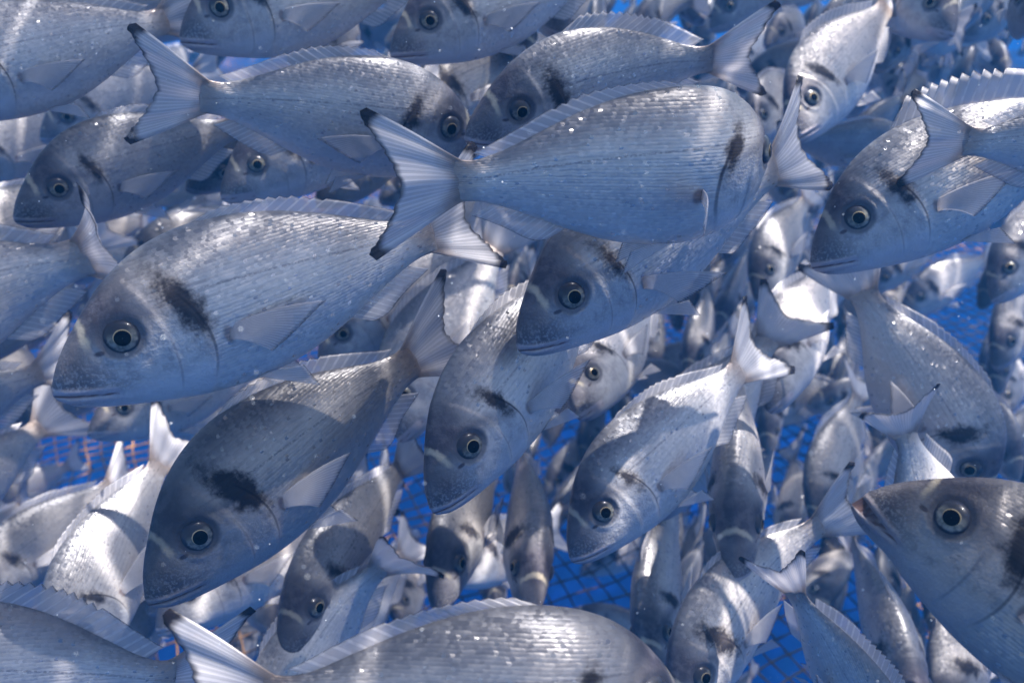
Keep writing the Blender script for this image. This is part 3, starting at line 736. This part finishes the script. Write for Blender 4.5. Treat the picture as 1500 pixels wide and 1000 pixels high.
mid = [
 dict(S=(1078,850), T=(1086,525), phi=42, L=.38, hint='L', roll=86, a='the bream seen from above', label='bream seen straight from above swimming at the camera in sun'),
 dict(S=(325,290), T=(650,130), phi=15, L=.34, hint='U', roll=10, a='the half-hidden dark face', label='dark bream face half hidden behind the one heading the other way'),
 dict(S=(1350,1085), T=(1238,765), phi=34, L=.36, hint='R', roll=72, a='the pale straight bream', label='pale straight bream with light along its back beneath the open mouth'),
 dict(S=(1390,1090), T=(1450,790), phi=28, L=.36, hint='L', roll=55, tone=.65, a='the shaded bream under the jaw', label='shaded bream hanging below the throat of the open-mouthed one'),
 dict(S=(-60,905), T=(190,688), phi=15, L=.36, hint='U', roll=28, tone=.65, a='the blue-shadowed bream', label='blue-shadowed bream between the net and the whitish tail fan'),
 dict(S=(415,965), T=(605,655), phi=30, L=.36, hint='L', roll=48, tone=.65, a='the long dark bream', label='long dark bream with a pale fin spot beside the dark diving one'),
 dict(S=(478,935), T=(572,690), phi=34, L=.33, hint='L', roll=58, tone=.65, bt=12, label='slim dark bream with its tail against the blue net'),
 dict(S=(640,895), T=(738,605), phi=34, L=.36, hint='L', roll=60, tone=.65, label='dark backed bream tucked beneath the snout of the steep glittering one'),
 dict(S=(658,850), T=(815,775), phi=48, L=.34, hint='U', roll=14, label='round faced bream with shining eye behind the dorsal fin at the bottom'),
 dict(S=(776,905), T=(760,640), phi=44, L=.36, hint='R', roll=72, label='upright dark striped bream just above the glinting shoulder'),
 dict(S=(440,1010), T=(610,790), phi=20, L=.34, hint='L', roll=18, label='sunlit wrinkled bream behind the upright thin tail'),
 dict(S=(955,1000), T=(1003,700), phi=34, L=.34, hint='L', roll=68, bt=12, label='slender upright bream with a lit back between net patches'),
 dict(S=(1128,603), T=(1222,365), phi=40, L=.35, hint='L', roll=28, label='blue-shadowed face pointing down beside the narrow tail of a bright one'),
 dict(S=(848,612), T=(965,400), phi=45, L=.33, hint='L', roll=22, label='round pale face peeping out below the dark-faced bream'),
 dict(S=(470,540), T=(720,330), phi=10, L=.34, hint='U', roll=10, label='shaded bream right beneath the belly of the biggest one'),
 dict(S=(585,645), T=(745,325), phi=10, L=.36, hint='L', roll=8, label='pale bream gliding down beyond the thin tail of the dark diving one'),
 dict(S=(130,636), T=(410,530), phi=20, L=.34, hint='U', roll=8, label='small eyed bream face peering from beneath the big chin'),
 dict(S=(215,628), T=(500,555), phi=16, L=.38, hint='U', roll=10, label='dim bream whose brown snout shows under the big gill cover'),
 dict(S=(1455,442), T=(1640,235), phi=28, L=.35, hint='U', roll=10, label='dark face cut by the frame edge below the black-edged tail'),
 dict(S=(1395,52), T=(1225,-70), phi=44, L=.33, hint='U', roll=8, label='hazy bream facing sideways at the top with its mouth shut'),
 dict(S=(1040,45), T=(1230,-95), phi=20, L=.33, hint='U', roll=12, label='hazy bream at the top edge behind the hump-backed tail'),
 dict(S=(1490,705), T=(1395,535), phi=30, L=.30, hint='R', roll=46, label='bream with a bright cross of light on its back above the open mouth'),
 dict(S=(230,925), T=(545,715), phi=10, L=.36, hint='U', roll=10, label='mottled bream mostly hidden under the chin of the dark diving one'),
 dict(S=(960,760), T=(1153,462), phi=0, L=.34, hint='U', roll=14, bt=20, label='bream with a white brown-rooted tail beyond the bright diving one'),
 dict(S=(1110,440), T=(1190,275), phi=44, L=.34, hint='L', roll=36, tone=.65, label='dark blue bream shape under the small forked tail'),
 dict(S=(1048,485), T=(1112,335), phi=30, L=.30, hint='L', roll=84, label='thin bream seen from above with a white back line'),
 dict(S=(1150,805), T=(1163,655), phi=44, L=.33, hint='R', roll=62, label='small upright bream with lit nape beside the one seen from above'),
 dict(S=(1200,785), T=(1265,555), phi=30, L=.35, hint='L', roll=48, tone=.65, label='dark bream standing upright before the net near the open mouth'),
 dict(S=(795,730), T=(935,612), phi=12, L=.34, hint='U', roll=26, label='sunlit pale bream deep behind the bright diving one'),
 dict(S=(850,840), T=(1010,770), phi=10, L=.34, hint='U', roll=30, label='dark bream lying level below the bright diving snout'),
 dict(S=(60,205), T=(320,98), phi=8, L=.35, hint='U', roll=10, label='bream with a dark-edged tail behind the caustic-striped one'),
 dict(S=(-70,270), T=(160,150), phi=12, L=.34, hint='U', roll=20, label='dim bream at the frame edge behind the shaded slate one'),
 dict(S=(1270,430), T=(1400,330), phi=30, L=.33, hint='U', roll=40, label='shaded round bream right below the slightly open orange mouth'),
 dict(S=(1320,460), T=(1460,370), phi=35, L=.36, hint='U', roll=30, label='dim bream above the far net patch'),
 dict(S=(1440,560), T=(1520,420), phi=25, L=.34, hint='L', roll=50, label='pale bream with white tail at the frame edge beneath the dark face'),
    dict(S=(1196,935), T=(1232,765), phi=38, L=.33, hint='R', roll=66, label='pale upright bream between the small black-edged tail and the open mouth'),
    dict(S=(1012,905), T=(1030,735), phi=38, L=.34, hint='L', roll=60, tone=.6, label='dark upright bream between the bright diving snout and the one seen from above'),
    dict(S=(-40,765), T=(118,672), phi=12, L=.32, hint='U', roll=24, label='bream with a sunlit tail root under the whitish tail fan'),
    dict(S=(700,560), T=(792,395), phi=30, L=.33, hint='L', roll=30, tone=.75, label='dim bream between the thin tail and the steep glittering one'),
    dict(S=(1195,470), T=(1262,330), phi=38, L=.33, hint='L', roll=50, label='sunlit slender bream beneath the chin with the orange mouth'),
    dict(S=(1030,640), T=(1075,470), phi=36, L=.34, hint='L', roll=64, label='slim bream with a white back streak beyond the narrow tail'),
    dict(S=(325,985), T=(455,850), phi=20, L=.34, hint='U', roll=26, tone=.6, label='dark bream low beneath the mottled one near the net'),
]
SHORT = [(f['a'], f['S'], f['T']) for f in near + mid if 'a' in f]
for f in near: fish(**{k: v for k, v in f.items() if k != 'a'})
for f in mid: fish(**{k: v for k, v in f.items() if k != 'a'}, lod=1)

# ------------------------------------------------------------------ the rest of the shoal, further down in the cage
rng = random.Random(11)
variants = [fish_meshes(bh, bt, 1, erect=er, pec=(pa, pb), seed=i, spread=sp) for i, (bh, bt, er, pa, pb, sp) in enumerate(
    [(0, 6, .1, 8, 12, .9), (12, -14, .3, 25, 8, .85), (-14, 20, .0, 10, 30, .8), (6, -34, .15, 12, 12, .9), (-8, 38, .1, 20, 20, .82), (20, 24, .0, 10, 15, .87), (-20, -22, .2, 15, 10, .9)])]
GAPS = [(120,765,52), (190,665,24), (620,640,46), (895,850,36), (1185,720,30), (1380,412,30), (1128,385,16), (330,905,28), (600,705,34), (1230,640,12), (1478,150,20)]
far, centres = [], []
# rows of bream diving steeply towards the camera between the near ones and the net
for row in range(8):
    for k in range(26):
        tx, ty = -40 + k * 62 + rng.uniform(-26, 26), 330 + row * 74 + rng.uniform(-30, 30)
        if ty < 560 and tx < 620: continue
        ln = rng.uniform(105, 165)
        sx, sy = tx - rng.uniform(-10, 62), ty + ln
        if any(math.hypot(tx + (sx - tx) * q - gx, ty + (sy - ty) * q - gy) < gr + 17 for gx, gy, gr in GAPS for q in (0, .33, .66, 1)): continue
        far_d = net_depth(sx, sy)
        ph = rng.uniform(26, 46)
        Lf = rng.uniform(.29, .36)
        dd = Lf * math.cos(R(ph)) * FPX / math.hypot(tx - sx, ln)
        if dd > far_d - .16: ph = math.degrees(math.acos(min(.98, (far_d - .2) * math.hypot(tx - sx, ln) / FPX / Lf)))
        if not 0.95 < dd < 3.2: continue
        q = fish((sx, sy), (tx, ty), ph, Lf, rng.choice('LLR'), rng.uniform(42, 84), ms=variants[(row + k) % len(variants)], bare=True, tone=rng.uniform(.42, .85))  # low tone paints in the shade of the shoal above
        if q[2] < 1.12 or any((cc - q[1]).length < .09 for cc, _ in centres):
            bpy.data.objects.remove(q[0].children[0]); bpy.data.objects.remove(q[0]); continue
        centres.append((q[1], .2)); far.append(q)
for o in list(scene.objects):
    if o.type == 'EMPTY' and o.name.startswith('sea_bream'):
        centres.append((o.matrix_world @ Vector((0.4, 0, 0)), 0.30))
tries = 0
while len(far) < 880 and tries < 40000:
    tries += 1
    px, py = rng.uniform(-60, 1560), rng.uniform(-60, 1040) if tries % 2 else rng.uniform(420, 1060)
    if tries % 5 == 0: px, py = rng.uniform(1000, 1560), rng.uniform(-40, 360)
    if tries % 10 == 3: px, py = rng.uniform(600, 1560), rng.uniform(-80, 110)
    if tries % 5 == 1: px, py = rng.uniform(-40, 760), rng.uniform(-60, 420)
    if tries % 5 == 2: px, py = rng.uniform(640, 1260), rng.uniform(300, 600)
    dmax = min(net_depth(px, py) - 0.15, 5.2)
    if dmax < 1.15: continue
    d = 1.1 + (dmax - 1.1) * rng.random() ** 1.15
    c = at(px, py, d)
    if c.z < NET_Z + 0.13 or c.z > 1.6: continue
    L = rng.uniform(.27, .36)
    yaw = rng.gauss(0, 26); pit = rng.gauss(10, 14)
    h = Vector((-0.50, -1, 0)).normalized()
    if rng.random() < 0.12: yaw += 150
    h = Matrix.Rotation(R(yaw), 3, 'Z') @ h
    h = (h * math.cos(R(pit)) + Vector((0, 0, -math.sin(R(pit))))).normalized()
    up = (Vector((0, 0, 1)) - h * h.z).normalized()
    up = Matrix.Rotation(R(rng.gauss(0, 16)), 3, h) @ up
    axis = -h
    ok = True
    sa, sb = project(c + h * L * .5), project(c - h * L * .5)
    rad = 0.16 * L * FPX / d
    for gx, gy, gr in GAPS:
        for q in (0, .25, .5, .75, 1):
            qx, qy = sa[0] + (sb[0] - sa[0]) * q, sa[1] + (sb[1] - sa[1]) * q
            if math.hypot(qx - gx, qy - gy) < gr * .8 + rad * (.85 if q < .7 else .5): ok = False
    if not ok: continue
    for hs, ht, d0, d1 in HAND:
        rh = 0.17 * math.hypot(hs[0] - ht[0], hs[1] - ht[1])
        for qh in (0.0, 0.3, 0.65, 1.0):
            if d > d0 + (d1 - d0) * qh: continue
            hx, hy = hs[0] + (ht[0] - hs[0]) * qh, hs[1] + (ht[1] - hs[1]) * qh
            for q in (-.1, .3, .7, 1.1):
                if math.hypot(sa[0] + (sb[0] - sa[0]) * q - hx, sa[1] + (sb[1] - sa[1]) * q - hy) < rad + rh * .8: ok = False
    if not ok: continue
    for cc, rr in centres:
        if (cc - c).length < 0.10: ok = False; break
    if not ok: continue
    centres.append((c, 0.2))
    W = Matrix((axis, up.cross(axis), up)).transposed()
    m4 = Matrix.Translation(c - W @ Vector((0.45 * L, 0, 0))) @ W.to_4x4() @ Matrix.Scale(L, 4)
    tone = rng.uniform(.45, .9)  # deep fish darkened in colour, as if shaded by fish overhead
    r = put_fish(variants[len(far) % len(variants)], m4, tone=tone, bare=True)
    far.append((r, c, d, h, variants[len(far) % len(variants)], tone))

# keep what the view can show, then say where each one is by what it swims beside
bpy.context.view_layer.update()
dg = bpy.context.evaluated_depsgraph_get()
hits = {}
for iy in range(0, 1000, 8):
    for ix in range(0, 1500, 8):
        ray = (c_fwd + (ix + 4 - 750) / FPX * c_right + (500 - iy - 4) / FPX * c_up).normalized()
        ok, _, _, _, ob, _ = scene.ray_cast(dg, Vector(cam.location) + ray * 0.03, ray)
        if ok and ob:
            while ob.parent: ob = ob.parent
            hits.setdefault(ob.name, []).append((ix + 4, iy + 4))
def drop(o):
    for ch in list(o.children): drop(ch)
    bpy.data.objects.remove(o)
named = {}
kept = 0
for r, c, d, h, vms, tone in sorted(far, key=lambda q: q[2]):
    px = hits.get(r.name, [])
    if len(px) < 2:
        drop(r); continue
    kept += 1
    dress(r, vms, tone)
    mx, my = sum(p[0] for p in px) / len(px), sum(p[1] for p in px) / len(px)
    best = None
    for nm, S, T in SHORT:
        for q in (0.0, 0.25, 0.5, 0.75, 1.0):
            ax, ay = S[0] + (T[0] - S[0]) * q, S[1] + (T[1] - S[1]) * q
            if not (0 < ax < 1500 and 0 < ay < 1000): continue
            dd = math.hypot(mx - ax, my - ay)
            if best is None or dd < best[0]: best = (dd, nm, 'snout' if q == 0 else 'gills' if q == .25 else 'flank' if q == .5 else 'rear' if q == .75 else 'tail', mx - ax, my - ay)
    dd, nm, part, ox, oy = best
    rel = ('just ' if dd < 70 else 'well ') + ('above' if oy < -abs(ox) * .8 else 'below' if oy > abs(ox) * .8 else 'beside')
    tone = 'shadowy' if d < 1.7 else 'hazy' if d < 2.6 else 'faint'
    way = h.dot(c_right); tow = -h.dot(c_fwd)
    pose = 'head-on' if tow > .80 else 'tail-on' if tow < -.5 else 'slanting' if tow > .45 else 'level'
    if len(px) < 9: pose = 'half-hidden ' + pose
    named.setdefault(f'{tone} {pose} bream {rel} the {part} of {nm}', []).append((dd, r))
ORD = ['', 'second ', 'third ', 'fourth ', 'fifth ', 'sixth ']
for lab, rs in named.items():
    for i, (dd, r) in enumerate(sorted(rs, key=lambda q: q[0])):
        extra = ORD[min(i, 5)] + lab
        tag(r, extra, 'fish', 'sea bream far down in the cage')

# ------------------------------------------------------------------ drifting specks in the water
def specks():
    V, F = [], []
    g = random.Random(5)
    for i in range(700):
        px, py, d = g.uniform(0, 1500), g.uniform(0, 1000), 0.35 + 1.6 * g.random() ** 1.2
        if d > net_depth(px, py) - .05: continue
        c = at(px, py, d); r = g.uniform(.00025, .00065)
        b = len(V)
        for q in ((1,0,0),(-1,0,0),(0,1,0),(0,-1,0),(0,0,1),(0,0,-1)): V.append(c + Vector(q) * r * g.uniform(.7, 1.3))
        for f in ((0,2,4),(2,1,4),(1,3,4),(3,0,4),(2,0,5),(1,2,5),(3,1,5),(0,3,5)): F.append(tuple(b + k for k in f))
    tag(link('drifting_specks', mesh_from('specks', V, F, mat_plain('speck_white', (0.8, 0.8, 0.78), 0.5))), kind='stuff', label='tiny pale specks drifting in the water', cat='specks')
specks()

# ------------------------------------------------------------------ the water's own haze
def haze():
    x, y0, y1, z0, z1 = 47.0, -47.0, 47.0, -6.0, 1.80
    v = [(-x,y0,z0),(x,y0,z0),(x,y1,z0),(-x,y1,z0),(-x,y0,z1),(x,y0,z1),(x,y1,z1),(-x,y1,z1)]
    f = [(3,2,1,0),(4,5,6,7),(0,1,5,4),(1,2,6,5),(2,3,7,6),(3,0,4,7)]
    mat = new_mat('water_haze'); T = NT(mat)
    pv = T.n('ShaderNodeVolumePrincipled')
    pv.inputs['Color'].default_value = (0.05, 0.34, 0.85, 1)
    pv.inputs['Density'].default_value = HAZE
    pv.inputs['Anisotropy'].default_value = 0.0
    o = T.n('ShaderNodeOutputMaterial'); T.t.links.new(pv.outputs[0], o.inputs['Volume'])
    tag(link('haze', mesh_from('haze', v, f, mat, smooth=False)), kind='stuff')
HAZE = 0.048
haze()
